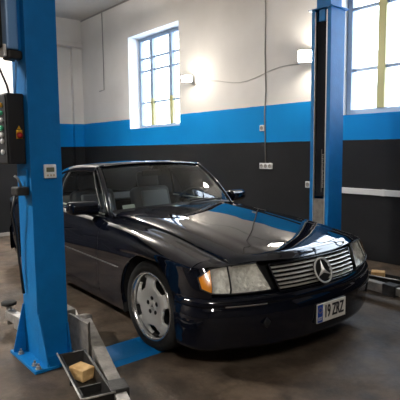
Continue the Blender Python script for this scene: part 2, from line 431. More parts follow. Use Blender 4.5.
# ================================================================== THE LIFT
CX0, CX1 = -.61, -.36
def lift_column(sgn, ybase, label):
    """sgn -1: the near column (opens to +y). built with its open side towards -sgn"""
    e = tag(empty('lift_column', ((CX0 + CX1) / 2, ybase, 0)), label, 'lift column', 'posts of the two-post car lift')
    d = .213 if sgn < 0 else .25; hx = (CX1 - CX0) / 2; s = sgn
    Y = lambda a: a * s                       # a = distance away from the car, from the open face
    t = .012; ztop = 2.90
    # C-shaped folded column
    prof = [(-hx, 0), (-hx, d), (hx, d), (hx, 0), (hx - .055, 0), (hx - .055, .02), (hx - t, .02), (hx - t, d - t), (-hx + t, d - t), (-hx + t, .02), (-hx + .045, .02), (-hx + .045, 0)]
    prism('post', [(x, Y(a)) for x, a in prof], 'z', .02, ztop, M['liftblue'], e, .002)
    box('guide_strip', hx - .056, hx - .046, Y(-.004), Y(.021), .05, ztop - .02, M['satin'], e, .001)
    box('guide_strip', -hx + .045, -hx + .052, Y(-.002), Y(.021), .05, ztop - .02, M['satin'], e, .001)
    box('slot_cover', -hx + .046, hx - .057, Y(.026 if s > 0 else .035), Y(.045), .9 if s > 0 else .5, ztop - .12, M['slot'], e, .001)
    if s < 0: prism('foot_guard', [(hx + .001, Y(-.006)), (hx + .001, Y(-.022)), (hx + .25, Y(-.045)), (hx + .29, Y(-.006))], 'z', .06, .30, M['steel'], e, .003)
    if s > 0:
        r = None
        for k in range(17):
            z = 1.0 + k * .022
            box('lock_tooth', .022, .034 if k % 2 else .038, Y(.018), Y(.026), z, z + .011, M['galv'], e, .001)
        box('lock_bar', .012, .016, Y(.019), Y(.026), .95, 1.42, M['steel'], e, .001)
        box('carriage', -hx + .05, hx - .058, Y(.003), Y(.024), .30, .875, M['steel'], e, .003)
    else:
        box('carriage', -hx + .05, hx - .058, Y(-.09), Y(.034), .10, .30, M['steel'], e, .004)
    # top plate and pulley extension
    box('top_plate', -hx - .03, hx + .03, Y(-.025), Y(d + .03), ztop, ztop + .012, M['liftblue'], e, .002)
    box('top_extension', -hx + .04, hx - .03, Y(.03), Y(d - .02), ztop + .012, 3.75, M['liftblue'], e, .004)
    box('pulley_bracket', -.02, .055, Y(-.012), Y(.028), ztop - .13, ztop - .01, M['liftblue'], e, .003)
    # base plate, gussets, bolts
    by0, by1 = -.04, d + .09
    bx1 = hx + .155
    box('base_plate', -hx - .06, bx1, Y(by0), Y(by1), 0, .022, M['liftblue'], e, .004)
    prism('gusset', [(hx, .022), (bx1 - .015, .022), (bx1 - .015, .045), (hx + .012, .34), (hx, .34)], 'y', Y(d - .012), Y(d), M['liftblue'], e, .002)
    prism('gusset', [(hx, .022), (bx1 - .10, .022), (bx1 - .10, .045), (hx + .012, .24), (hx, .24)], 'y', Y(.0), Y(.012), M['liftblue'], e, .002)
    prism('gusset', [(Y(d), .022), (Y(d + .085), .022), (Y(d + .085), .045), (Y(d + .008), .36), (Y(d), .36)], 'x', -hx, -hx + .012, M['liftblue'], e, .002)
    for (bx, a) in ((bx1 - .03, d + .055), (hx + .06, d + .055), (-hx + .06, d + .055), (bx1 - .03, .03)):
        b = lathe('bolt', [(.022, .022), (.022, .026), (.015, .026), (.015, .040), (.007, .041), (.007, .058)], M['galv'], e, 'z', 6, (bx, Y(a), 0), smooth=False)
    return e
YL, YRt = -1.328, 1.70
colL = lift_column(-1, YL, 'near blue lift column with control box and thermostat left of the car')
colR = lift_column(1, YRt, 'far blue lift column with open dark slot behind the car bonnet')

# floor cover plate between the columns
e = tag(empty('floor_cover_plate', (-.125, 0, 0)), 'blue steel cover plate crossing the floor under the car', 'cover plate')
prism('plate', [(-.168, .001), (.168, .001), (.13, .026), (-.13, .026)], 'y', -1.27, 1.65, M['liftblue'], e, .002)

# things on the near column ---------------------------------------------
yo = YL - .213      # its outer face
e = tag(empty('control_box', (-.42, yo, 1.345)), 'black electric control box with red knob on the near lift column', 'control box')
cb = box('cabinet', -.27, 0, -.115, -.002, 0, .455, M['black'], e, .008)
box('cabinet_lid', -.262, -.006, -.123, -.114, .01, .445, M['black'], e, .003)
p = box('switch_plate', .0005, .006, -.062, -.022, .165, .222, M['yellow'], e, .002)
lathe('rotary_knob', [(.020, .006), (.020, .014), (.016, .022), (.012, .026)], M['redknob'], p, 'x', 18, (0, -.042, .187))
prism('warning_sign', [(-.054, .226), (-.030, .226), (-.042, .25)], 'x', .0005, .004, M['yellow'], e)
for k, (z, mm) in enumerate([(.38, 'yellow'), (.33, 'labelgreen'), (.285, 'white'), (.235, 'labelgreen'), (.19, 'white'), (.15, 'white'), (.08, 'white')]):
    lathe('push_button', [(.016, 0), (.016, .010), (.012, .016)], M[mm], e, 'y', 12, (-.06, -.139, z))
e = tag(empty('power_unit', (-.43, yo, 2.075)), 'black hydraulic power unit high on the near lift column', 'power unit')
box('tank', -.20, .02, -.30, -.118, 0, .72, M['black'], e, .012)
box('bracket', -.19, -.11, -.119, -.001, .32, .38, M['darkmetal'], e, .003)
box('lid', -.21, .03, -.31, -.112, .7205, .75, M['darkmetal'], e, .006)
e = tag(empty('cable_housing', (-.42, yo, 2.01)), 'pale blue vertical housing with dark end cap on the near column', 'housing')
box('profile', -.09, .02, -.100, -.025, .06, .87, M['paleblue'], e, .012)
box('back_strip', -.09, .0, -.024, -.001, .02, .87, M['liftblue'], e, .003)
box('end_cap', -.085, .028, -.098, -.003, .0, .058, M['darkmetal'], e, .016, 4)
box('terminal_block', -.07, .01, -.118, -.099, .015, .09, M['white'], e, .004)
tag(tube('power_cable', [(-.46, yo - .16, 2.073), (-.45, yo - .16, 2.02), (-.445, yo - .125, 1.92), (-.45, yo - .095, 1.85), (-.45, yo - .085, 1.803)], .007, M['black'], None, 8), 'black cable hanging from power unit down to the control box', 'cable')
tag(tube('control_cable', [(-.42, yo - .04, 2.008), (-.42, yo - .045, 1.93), (-.435, yo - .05, 1.803)], .006, M['paleblue'], None, 8), 'pale blue cable between column housing and control box', 'cable')
e = tag(empty('lock_release', (-.46, yo, 1.11)), 'black lock release latch on the near lift column under the control box', 'latch')
box('latch_box', -.05, .07, -.085, -.001, .03, .085, M['darkmetal'], e, .01)
box('mounting_plate', -.04, .06, -.016, -.0005, .086, .20, M['liftblue'], e, .004)
tube('release_lever', [(.0, -.03, .086), (.0, -.05, .14), (-.01, -.07, .16)], .008, M['galv'], e)
tag(tube('release_cable', [(-.50, yo - .06, 1.138), (-.53, yo - .075, 1.02), (-.55, yo - .05, .9), (-.56, yo - .03, .65), (-.54, yo - .02, .45)], .009, M['black'], None, 8), 'black hose hanging down the outer side of the near column', 'hose')
e = tag(empty('thermostat', (CX1, YL - .088, 1.249)), 'small white digital thermostat on the near lift column', 'thermostat')
box('body', .0005, .020, -.042, .042, 0, .092, M['white'], e, .006)
box('screen', .0195, .0215, -.028, .026, .042, .072, M['lcd'], e, .001)
for y0 in (-.02, .002, .022): box('button', .0195, .023, y0 - .006, y0 + .006, .014, .026, M['greybtn'], e, .001)

# swing arms, trays and blocks -------------------------------------------
def swing_arm(root, tip, z, label, group, elbow=.68, sm='darkmetal', pad=True):
    r = Vector((*root, 0)); t = Vector((*tip, 0)); d = t - r; L = d.length; ang = math.atan2(d.y, d.x)
    e = tag(empty('swing_arm', (r.x, r.y, 0), ang), label, 'lift arm', group)
    el = L * elbow
    bm = bmesh.new()
    prism('outer_beam', [(-.02, .045), (el, .038), (el, -.038), (-.02, -.045)], 'z', z - .085, z, M['steel'], e, .004)
    lathe('pivot', [(.06, z - .12), (.06, z + .004), (.03, z + .008), (.028, z + .012)], M['steel'], e, 'z', 20)
    box('sleeve', el - .03, el + .10, -.052, .052, z - .095, z + .012, M[sm], e, .006)
    box('inner_beam', el + .1, L, -.034, .034, z - .075, z - .005, M['galv'], e, .005)
    if pad:
        lathe('pad_screw', [(.022, z - .12), (.022, z + .03)], M['galv'], e, 'z', 16, (L, 0, 0))
        lathe('pad', [(.03, z + .0305), (.058, z + .04), (.06, z + .06), (.05, z + .066)], M['rubber'], e, 'z', 24, (L, 0, 0))
        box('lock_gear', -.04, .10, -.075, -.054, z - .02, z + .05, M['galv'], e, .004)
    return e
G = 'swing arms of the car lift'
swing_arm((-.62, -1.075), (1.02, -1.615), .15, 'long worn swing arm by the near column reaching past the black tray', G)
swing_arm((-.71, -1.44), (-1.13, -1.475), .17, 'short silver swing arm behind the near column with round rubber pad', G, elbow=.3, sm='galv')
swing_arm((-.42, 1.52), (.95, 1.37), .17, 'swing arm in front of the far column beside the dark tray', G)

def tray(loc, rz, label):
    e = tag(empty('tool_tray', loc, rz), label, 'tray', 'black trays on the lift arms')
    Lx, Ly, h, fl, t = .58, .112, .075, .014, .006
    def ring(ex, z): return [(-Lx / 2 - ex, -Ly / 2 - ex, z), (Lx / 2 + ex, -Ly / 2 - ex, z), (Lx / 2 + ex, Ly / 2 + ex, z), (-Lx / 2 - ex, Ly / 2 + ex, z)]
    bm = bmesh.new()
    R = [[bm.verts.new(p) for p in ring(ex, z)] for ex, z in ((0, 0), (fl, h), (fl + .014, h), (fl + .014, h - t), (fl + t, h - t * 1.5), (.004, t * 1.1))]
    R = [R[0], None, None, None, None, None][:1] + R[1:]
    outer = [[bm.verts.new(p) for p in ring(ex, z)] for ex, z in ()]
    for A, B in zip(R, R[1:]):
        for k in range(4): bm.faces.new((A[k], A[(k + 1) % 4], B[(k + 1) % 4], B[k]))
    bm.faces.new(R[0]); 
    # underside closes the shell
    bm.faces.new(R[-1][::-1])
    bmesh.ops.recalc_face_normals(bm, faces=bm.faces)
    for v in bm.verts: v.co.z += .0
    from_bm('pan', bm, M['trayblack'], e)
    box('divider', .12, .13, -Ly / 2 - .004, Ly / 2 + .004, .002, .05, M['trayblack'], e, .001)
    for xx in (-.2, .2): box('foot', xx - .012, xx + .012, -Ly / 2 + .01, Ly / 2 - .01, -loc[2] + .0005, -.0005, M['trayblack'], e, .002)
    zr = h + .006
    tube('edge_wire', [(-Lx / 2 - .03, -Ly / 2 - .036, zr), (Lx / 2 + .03, -Ly / 2 - .036, zr), (Lx / 2 + .036, -Ly / 2, zr), (Lx / 2 + .036, Ly / 2 + .03, zr)], .0055, M['galv'], e)
    return e
def block(loc, rz, dims, label):
    e = tag(empty('wood_block', loc, rz), label, 'wood block', 'wooden blocks in the trays')
    a, b, c = dims
    bm = bmesh.new(); add_box(bm, -a / 2, a / 2, -b / 2, b / 2, 0, c, .006, 2)
    COL.objects.unlink(e); bpy.data.objects.remove(e)
    o = from_bm('wood_block', bm, M['wood']); o.location = loc; o.rotation_euler = (0, 0, rz)
    return tag(o, label, 'wood block', 'wooden blocks in the trays')
TZ = .085
tray((.27, -1.522, TZ), math.radians(-13), 'black tool tray holding a wood block beside the near swing arm')
block((.20, -1.503, TZ + .008), math.radians(14), (.125, .092, .07), 'squared pale wood block in the black tray near the blue column')
tray((.38, 1.72, TZ), math.radians(5), 'black tool tray on the floor side behind the car headlamp')
block((.235, 1.72, TZ + .008), math.radians(25), (.13, .11, .10), 'pale wood block in the tray behind the car by the right wall')
# ================================================================== THE CAR
#CARHERE
CAR = tag(empty('car', (0, 0, 0), -.0412), 'dark navy two-door roadster with hardtop parked between the blue lift columns', 'car')
CAR.location = (0, 0, 0)

wF = cr([-3.62, -3.45, -3.2, -2.9, -2.5, -1.5, -.5, 0, .36, .44, .51, .56, .605, .65], [.74, .81, .86, .885, .895, .886, .889, .893, .889, .884, .876, .864, .834, .78])
eF = cr([-3.62, -3.3, -2.8, -2.2, -1.5, -.9, -.4, 0, .43, .6, .75], [.83, .865, .895, .895, .882, .868, .845, .811, .746, .722, .704])
zcF = cr([-3.62, -3.3, -2.8, -2.2, -1.5, -.75, -.4, 0, .2, .5, .7, .78, .83], [.86, .90, .935, .935, .94, .928, .903, .861, .836, .791, .748, .722, .712])
bF = cr([-3.62, -2.8, -1.5, -.5, 0, .3, .56, .65], [.12, .17, .17, .165, .125, .085, .045, .03])
dP = cr([.16, .20, .25, .32, .42, .54, .60, .68, .72, .80, .9], [.060, .040, .024, .010, .001, .0, .003, .012, .020, .035, .05])
xfF = cr([0, .2, .4, .55, .68, .77, .83, .865, .882, .889], [.835, .826, .793, .748, .692, .646, .604, .555, .505, .44])   # front plan curve x(y)
xrF = cr([0, .4, .6, .72, .79, .835, .865], [-3.55, -3.54, -3.50, -3.43, -3.35, -3.26, -3.15])
def lean(z): q = max(0, z - .56); return .58 * q * q / (q + .03)      # the nose leans back above the bumper
HE = .655                                   # bonnet shut line
ZW, RW, RA = .325, .325, .378
AX = (0., -2.515)

def shoulder(x):
    w = wF(x); e = eF(x); b = bF(x); z2 = e - .008 - b; d2 = dP(z2)
    return w, e, b, z2, d2
def top_z(x, y):
    y = abs(y); zc, e = zcF(x), eF(x)
    z = zc - (zc - e) * (.22 * (y / .66) ** 2 + .78 * (y / .66) ** 10)
    return z + .004 * (1 - sstep(.36, .43, y)) * sstep(.80, .55, x) * (1 if x > -1 else 0)
def section(x, y_in=HE, zmin=.165, ntop=3, nell=11, nside=16, ztop=None):
    """points from the inner top edge over the shoulder and down the side"""
    w, e, b, z2, d2 = shoulder(x); ys = w - .165
    P = []
    for i in range(ntop):
        y = lerp(y_in, ys, i / ntop); P.append((y, e - .008 * max(0, (y - .66) / max(ys - .66, .02))))
    for i in range(nell):
        th = PI / 2 * i / (nell - 1); n = .86
        P.append((ys + (.165 - d2) * math.sin(th) ** n, z2 + b * math.cos(th) ** n))
    for i in range(1, nside + 1):
        z = lerp(z2, zmin, i / nside); P.append((w - dP(z), z))
    return P
def arch_z(x, sill=.19):
    for a in AX:
        q = abs(x - a)
        if q < RA - 1e-6: return max(ZW + math.sqrt(RA * RA - q * q), sill)
        if q < RA + 1e-6: return None
    return sill
def side_panel(name, xs, parent, s, sill=.19, y_in=HE, m=None, extra=None):
    """xs increasing; arch aware. s = -1 right side, +1 left side"""
    V = []; n = 0; cols = []; NN = []; brk = set()
    for x in xs:
        az = arch_z(x, sill)
        if az is None:
            inn = None
            a = min(AX, key=lambda q: abs(q - x))
            zs_ = [sill, ZW] if x < a else [ZW, sill]
        else: zs_ = [az]
        for z in zs_:
            P = section(x, y_in(x) if callable(y_in) else y_in, z); nv = len(P)
            for (y, zz) in P: V.append((x, s * y, zz))
            yi = y_in(x) if callable(y_in) else y_in; h = .012
            PA, PB = section(x - h, yi, z), section(x + h, yi, z)
            for j in range(nv):
                a, b = P[max(j - 1, 0)], P[min(j + 1, nv - 1)]
                tx = Vector((2 * h, PB[j][0] - PA[j][0], PB[j][1] - PA[j][1])); tj = Vector((0, b[0] - a[0], b[1] - a[1]))
                nn = tx.cross(tj); nn = nn.normalized() if nn.length else Vector((0, 1, 0))
                if nn.y + .5 * nn.z < 0: nn = -nn
                NN.append((nn.x, s * nn.y, nn.z))
            cols.append(z)
        if len(zs_) == 2: brk.add(len(cols) - 2)
    F = [f for i in range(len(cols) - 1) if i not in brk for f in [((i * nv + j), (i + 1) * nv + j, (i + 1) * nv + j + 1, i * nv + j + 1) for j in range(nv - 1)]]
    if s < 0: F = [f[::-1] for f in F]
    # arch lip: turn the edge inward
    k0 = len(V)
    for i, z in enumerate(cols):
        x, y, zz = V[i * nv + nv - 1]; V.append((x, y - s * .03, zz + (.002 if zz > .2 else .01)))
    for i in range(len(cols) - 1):
        q = (i * nv + nv - 1, (i + 1) * nv + nv - 1, k0 + i + 1, k0 + i); F.append(q if s > 0 else q[::-1])
    if extra: extra(V, F, s)
    o = raw(name, V, F, m or M['paint'], parent)
    o.data.normals_split_custom_set_from_vertices(NN + [(0, 0, 0)] * (len(V) - len(NN)))
    return o
def xlist(a, b, step=.025):
    xs = set(linspace(a, b, max(2, int(round((b - a) / step)) + 1)))
    for c in AX:
        for q in np.linspace(-1, 1, 41):
            x = c + RA * math.sin(q * PI / 2)
            if a < x < b: xs.add(float(x))
    xs = sorted(xs); out = [xs[0]]
    for x in xs[1:]:
        if x - out[-1] > 2e-3 or any(abs(abs(x - c) - RA) < 1e-9 for c in AX):
            if x - out[-1] <= 2e-3 and len(out) > 1: out.pop()
            out.append(x)
    return out

XD0, XD1 = -.77, -2.08      # door shut lines
for s in (-1, 1):
    def front_cap(V, F, s):
        # fender top running forward over the headlamp to the plan curve
        k = len(V); n, m_ = 12, 12
        for i in range(n):
            for j in range(m_):
                v = j / (m_ - 1); u = i / (n - 1)
                y = lerp(HE, .880, v); x0 = .497; x1 = max(xfF(y) - lean(.70) + .006, x0)
                x = lerp(x0, x1, u)
                w, e, b, z2, d2 = shoulder(min(x, .6)); ys = w - .165
                if y < ys: z = eF(x) - .008 * max(0, (y - .66) / .03) * 0
                else:
                    q = min((y - ys) / (.165 - d2), 1); z = eF(x) - .008 - b * (1 - math.sqrt(max(0, 1 - q * q)))
                V.append((x, s * y, z - .004 * u))
        F += [f for f in grid_faces(n, m_, k, s < 0)]
    f = side_panel('front_fender', xlist(XD0 + .003, .50), CAR, s, extra=front_cap)
    # lower door skin stops at the rocker
    ym = lambda x: .705
    side_panel('door', xlist(XD1 + .003, XD0 - .003), CAR, s, sill=.275, y_in=ym) 
    d = CAR.children[-1]
    # rocker panel
    def rocker(u, v, s=s):
        x = lerp(-2.515 + RA, -RA, u); z = lerp(.271, .175, v)
        return (x, s * (wF(x) - dP(max(z, .16)) - (.0 if v < .95 else .03)), z)
    gridmesh('rocker_panel', rocker, 30, 8, M['paint'], CAR, s > 0)
    side_panel('rear_fender', xlist(-3.18, XD1 - .003), CAR, s, y_in=HE)
    # bright side moulding
    V = []; F = []; xs = linspace(-2.515 + RA + .02, -RA - .02, 40)
    bm = bmesh.new()
    add_tube(bm, [(x, s * (wF(x) + .001), .541 - .004 * (x + .3)) for x in xs], [.003 if i in (0, 39) else .0055 for i in range(40)], 8)
    bmesh.ops.recalc_face_normals(bm, faces=bm.faces); o = from_bm('side_moulding', bm, M['moulding'], CAR, True)
    # wheel housings
    for a in AX:
        bm = bmesh.new(); n = 28; A = []; 
        for k in range(n + 1):
            q = -.35 + (PI + .7) * k / n
            c, sn = math.cos(q) * (RA + .006), math.sin(q) * (RA + .006)
            A.append([bm.verts.new((a + c, s * yy, ZW + sn)) for yy in (.868, .58)])
        for P, Q in zip(A, A[1:]): bm.faces.new((P[0], Q[0], Q[1], P[1]))
        c0 = [p[1] for p in A]; bm.faces.new(c0)
        from_bm('wheel_housing', bm, M['void'], CAR, True)
    # door furniture
    hx = -1.86; w = wF(hx)
    h = box('door_handle', hx - .10, hx + .10, s * (w - .035), s * (w + .022), .715, .748, M['paint'], d, .008, 3, True)
    # mirror
    bm = bmesh.new()
    cm = Vector((-1.03, s * .880, .940))
    add_box(bm, -.055, .055, -.128, .128, -.058, .058, .040, 5)
    for v in bm.verts:
        v.co.y += .0; v.co.x += -.25 * v.co.y * s + (.02 if v.co.x > 0 else 0) * (1 - abs(v.co.z) / .06); v.co += cm
    mm = from_bm('door_mirror', bm, M['paint'], d, True)
    box('mirror_stem', cm.x - .03, cm.x + .03, s * .74, s * .84, .870, .905, M['black'], mm, .012, 3, True)
    box('mirror_glass', cm.x - .062, cm.x - .054, s * .80, s * .97, .90, .98, M['chrome'], mm, .002)

# bonnet ------------------------------------------------------------------
def hood(u, v):
    yq = (v - .5) * 2; y = yq * (HE - .004)
    x0 = -.735 - .145 * (abs(yq)) ** 2; x1 = xfF(abs(y)) - lean(.71) + .004
    uu = 1 - (1 - u) ** 1.25
    x = lerp(x0, x1, uu); z = top_z(x, y)
    lip = sstep(.94, 1., uu); z -= .020 * lip * lip
    return (x, y, z)
gridmesh('hood', hood, 70, 61, M['paint'], CAR, False, thick=.006)
# cowl strip and wiper
def wsb(t): return (-.765 - .125 * t * t, .668 * t, .924 - .034 * t * t)
def wst(t): return (-1.235 - .065 * t * t, .558 * t, 1.299 - .026 * t * t)
def cowl(u, v):
    t = (u - .5) * 2 * .99; a = (-.70 - .15 * t * t, .66 * t, top_z(-.70 - .15 * t * t, .655 * t) - .016); b = wsb(t)
    return tuple(lerp(a[i], b[i] - (.006 if i == 2 else 0), v) for i in range(3))
gridmesh('cowl_panel', cowl, 30, 4, M['black'], CAR, True)
def ws(u, v):
    t = (u - .5) * 2; a, b = wsb(t), wst(t); k = .030 * 4 * v * (1 - v)
    p = [lerp(a[i], b[i], v) for i in range(3)]; return (p[0] + k * .65, p[1], p[2] + k * .75)
wsh = gridmesh('windshield', ws, 31, 17, M['glass'], CAR, True)
o = gridmesh('windshield_seal', lambda u, v: tuple(np.array(ws(u, .0 + .035 * v)) + np.array((.003, 0, .004))), 31, 3, M['black'], wsh, True)
# paper note behind the glass in the lower corner
def note(u, v):
    p = np.array(ws(lerp(.070, .150, u), lerp(.05, .12, v))); return tuple(p + np.array((-.010, 0, -.008)))
gridmesh('paper_note', note, 3, 3, M['paper'], wsh, True, False)
def wp(t, v, off=.012): p = ws((t + 1) / 2, v); return (p[0] + off * .6, p[1], p[2] + off * .8)
wiper = tube('wiper', [(-.735, .05, .932), wp(.15, .025), wp(.42, .045), wp(.72, .06)], .009, M['black'], CAR)
tube('wiper_blade', [wp(.12, .05, .016), wp(.4, .065, .016), wp(.78, .055, .016)], .0065, M['black'], wiper)

# hardtop --------------------------------------------------------------------
zrF = cr([-2.35, -2.2, -2.0, -1.8, -1.6, -1.4, -1.22], [1.200, 1.243, 1.280, 1.301, 1.310, 1.309, 1.300])
yrF = cr([-2.35, -2.2, -1.8, -1.5, -1.2], [.525, .545, .570, .572, .556])
RY = .612
def roof(u, v):
    t = (v - .5) * 2
    xa = wst(max(-1, min(1, t)))[0] - .006; xb = -2.26 + .06 * t * t
    x = lerp(xa, xb, u); yr = yrF(x) + .012; zr = zrF(x)
    at = abs(t)
    if at < .86:
        q = at / .86; y = yr * q; z = zr - .030 * q ** 2.3
    else:
        q = (at - .86) / .14; th = q * PI / 2
        y = yr + .040 * math.sin(th); z = zr - .030 - .034 * (1 - math.cos(th)) - .012 * q
    return (x, math.copysign(y, t) if t else 0, z)
rf = gridmesh('hardtop', roof, 40, 57, M['paint'], CAR, False, thick=.012)
# header bar over the windshield
hb = tube('windshield_header', [tuple(np.array(wst(t)) + np.array((-.003, 0, .004))) for t in linspace(-1, 1, 25)], .017, M['paint'], CAR, 8)
tube('header_trim', [tuple(np.array(wst(t)) + np.array((.016, 0, .010))) for t in linspace(-.98, .98, 25)], .0045, M['chrome'], hb, 6)
def sill_pt(x, s): return (x, s * .712, eF(x) + .004)
def rail_pt(x, s): return (x, s * (yrF(x) + .044), zrF(x) - .072)
for s in (-1, 1):
    # A pillar
    b, t_ = np.array(wsb(s)), np.array(wst(s))
    P = []
    for k in range(13):
        v = k / 12; p = lerp(b, t_, v) + np.array((-.020, s * .020, 0.0)); k4 = 4 * v * (1 - v)
        P.append(tuple(p + np.array((.018 * k4, s * .004 * k4, .022 * k4))))
    P = [(b[0] + .05, s * .672, b[2] - .05)] + P
    ap = tube('a_pillar', P, [.026] + [.026 - .005 * k / 12 for k in range(13)], M['paint'], CAR, 10)
    tube('pillar_trim', [(p[0] - .014, p[1] + s * .024, p[2] + .004) for p in P[1:]], .0035, M['moulding'], ap, 6)
    # side window
    def sw(u, v, s=s):
        xb = lerp(-.965, -1.98, u); xt = lerp(-1.345, -1.91, u)
        a, c = np.array(sill_pt(xb, s)), np.array(rail_pt(xt, s)); p = lerp(a, c, v); k = 4 * v * (1 - v) * .018
        return (p[0], p[1] + s * k, p[2] + k * .3)
    gw = gridmesh('side_window', sw, 20, 12, M['sideglass'], CAR, s < 0)
    # window surround
    fr = [sw(0, v) for v in linspace(.12, 1, 8)] + [sw(u, 1) for u in linspace(.06, 1, 18)] + [sw(1, v) for v in linspace(.94, 0, 8)]
    tube('window_surround', fr, .011, M['black'], gw, 8)
    tube('belt_trim', [sw(u, 0.005) for u in linspace(.0, 1, 20)], .009, M['satin'], gw, 8)
    # C pillar and rail
    def cp(u, v, s=s):
        w0 = np.array(sw(1, v)); bo = np.array((-2.80, s * .615, .925)); to = np.array((-2.205, s * .560, 1.195)); r = lerp(bo, to, v)
        p = lerp(w0, r, u); bul = 4 * u * (1 - u) * .02
        return (p[0], p[1] + s * bul, p[2] + bul * .5)
    gridmesh('c_pillar', cp, 12, 12, M['paint'], rf, s < 0)
    gridmesh('roof_rail', lambda u, v, s=s: tuple(lerp(np.array(rail_pt(lerp(-1.31, -2.2, u), s)), np.array(roof(u, 1 if s > 0 else 0)), v)), 24, 3, M['paint'], rf, s > 0)
def rg(u, v):
    t = (u - .5) * 2
    a = np.array((-2.86 + .06 * t * t, .615 * t, .945 - .02 * t * t)); b = np.array((-2.262 + .06 * t * t, .560 * t, 1.232 - .035 * t * t))
    p = lerp(a, b, v); k = 4 * v * (1 - v) * .03; return (p[0] - k * .4, p[1], p[2] + k)
gridmesh('rear_window', rg, 25, 12, M['sideglass'], CAR, False)
# deck lid and rear
def deck(u, v):
    yq = (v - .5) * 2; y = yq * HE; x = lerp(-2.80 - .05 * (1 - yq * yq), xrF(abs(y)) + .012, u)
    zc, e = zcF(x), eF(x); return (x, y, zc - (zc - e) * abs(y / .66) ** 2.2 - .02 * sstep(.93, 1, u))
gridmesh('boot_lid', deck, 30, 31, M['paint'], CAR, True, thick=.006)
def parcel(u, v):
    y = (v - .5) * 2 * .66; return (lerp(-2.10, -2.84, u), y, .885)
gridmesh('rear_shelf', parcel, 3, 3, M['dash'], CAR, True)
def rear(u, v):
    y = (u - .5) * 2 * .868; x = xrF(abs(y)); z = lerp(.86, .22, v)
    zt = min(z, eF(max(x, -3.6)) + (.03 * (1 - abs(y) / .87)))
    off = -.045 * sstep(.56, .50, z) * (1 if z > .3 else 1) + .05 * sstep(.3, .2, z)
    return (x + off, y * (1 + .012 * sstep(.56, .5, z)), zt)
gridmesh('rear_bumper', rear, 49, 24, M['paint'], CAR, False)
for s in (-1, 1):
    def tl(u, v, s=s):
        y = lerp(.45, .845, u); return (xrF(y) - .008, s * y, lerp(.82, .62, v))
    gridmesh('tail_light', tl, 16, 6, M['red'], CAR, s < 0)
    def rq(u, v, s=s):      # corner closing quarter to tail
        y = lerp(.60, .868, v); x = lerp(-3.17, xrF(y), u); w, e, b, z2, d2 = shoulder(x); ys = w - .165
        if y < ys: z = e
        else: q = min((y - ys) / .165, 1); z = e - .008 - b * (1 - math.sqrt(max(0, 1 - q * q)))
        return (x, s * y, z)
    gridmesh('rear_quarter', rq, 14, 12, M['paint'], CAR, s > 0)

# front end -----------------------------------------------------------------
def fp(y, z, out=0.):
    """point on the nose surface, 'out' metres proud of it"""
    ay = abs(y); x = xfF(ay) - lean(z); dx = (xfF(min(ay + .004, .889)) - xfF(max(ay - .004, 0))) / (.008 if ay > .004 else .008)
    n = Vector((1, -dx, 0)).normalized()
    return (x + n.x * out, (ay + n.y * out) * (1 if y >= 0 else -1), z)
# plan path with wrap round, for the bumper
path = []
for y in [0, .1, .2, .3, .4, .48, .55, .62, .68, .73, .77, .80, .83, .85, .865, .875, .882, .886, .889]: path.append((xfF(y), y))
for x in (.42, .40, .385): path.append((x, wF(x)))
path = [(x, -y) for x, y in path[:0:-1]] + path
def sweep(name, prof, parent, m, i0=0, i1=None, flip=False):
    pts = path[i0:i1]; V = []
    for i, (x, y) in enumerate(pts):
        a = pts[max(i - 1, 0)]; b = pts[min(i + 1, len(pts) - 1)]; t = Vector((b[0] - a[0], b[1] - a[1], 0)).normalized(); n = Vector((t.y, -t.x, 0))
        for o_, z in prof:
            V.append((x + n.x * o_, y + n.y * o_, z))
    return raw(name, V, grid_faces(len(pts), len(prof), 0, flip), m, parent)
ctl_z = [.530, .524, .507, .484, .476, .470, .462, .454, .385, .315, .265, .235, .215, .195, .190, .198]
ctl_o = [-.10, -.01, .012, .022, .022, .016, .016, .026, .030, .026, .016, .010, .010, .004, -.02, -.12]
bmp = sweep('front_bumper', list(zip(ctl_o, ctl_z)), CAR, M['paint'], flip=True)
nP = len(path); mid = nP // 2
for a, b in ((mid - 9, mid - 4), (mid + 5, mid + 10)):
    sweep('bumper_trim', [(.017, .473), (.0235, .4715), (.0235, .463), (.017, .4615)], bmp, M['chrome'], a, b, flip=True)
# lower intake
def intake(u, v): y = lerp(-.42, .42, u); return fp(y, lerp(.235, .185, v), .046 - .03 * 0 + (0.004))
gridmesh('air_intake', lambda u, v: tuple(np.array(fp(lerp(-.5, .5, u), lerp(.262, .220, v), .0)) + np.array((-.035 + (.6 - lerp(.262, .220, v)) * -.15 + .10 * 0 + .052, 0, 0))), 24, 3, M['void'], bmp, True)
lathe('tow_cover', [(.035, .0), (.035, .006), (.03, .009)], M['black'], bmp, 'x', 4, (.80, -.50, .352))
# nose back-plate (dark) behind lamps and grille
gridmesh('nose_panel', lambda u, v: fp(lerp(-.865, .865, u), lerp(.712, .49, v), -.072), 61, 4, M['void'], CAR, True)

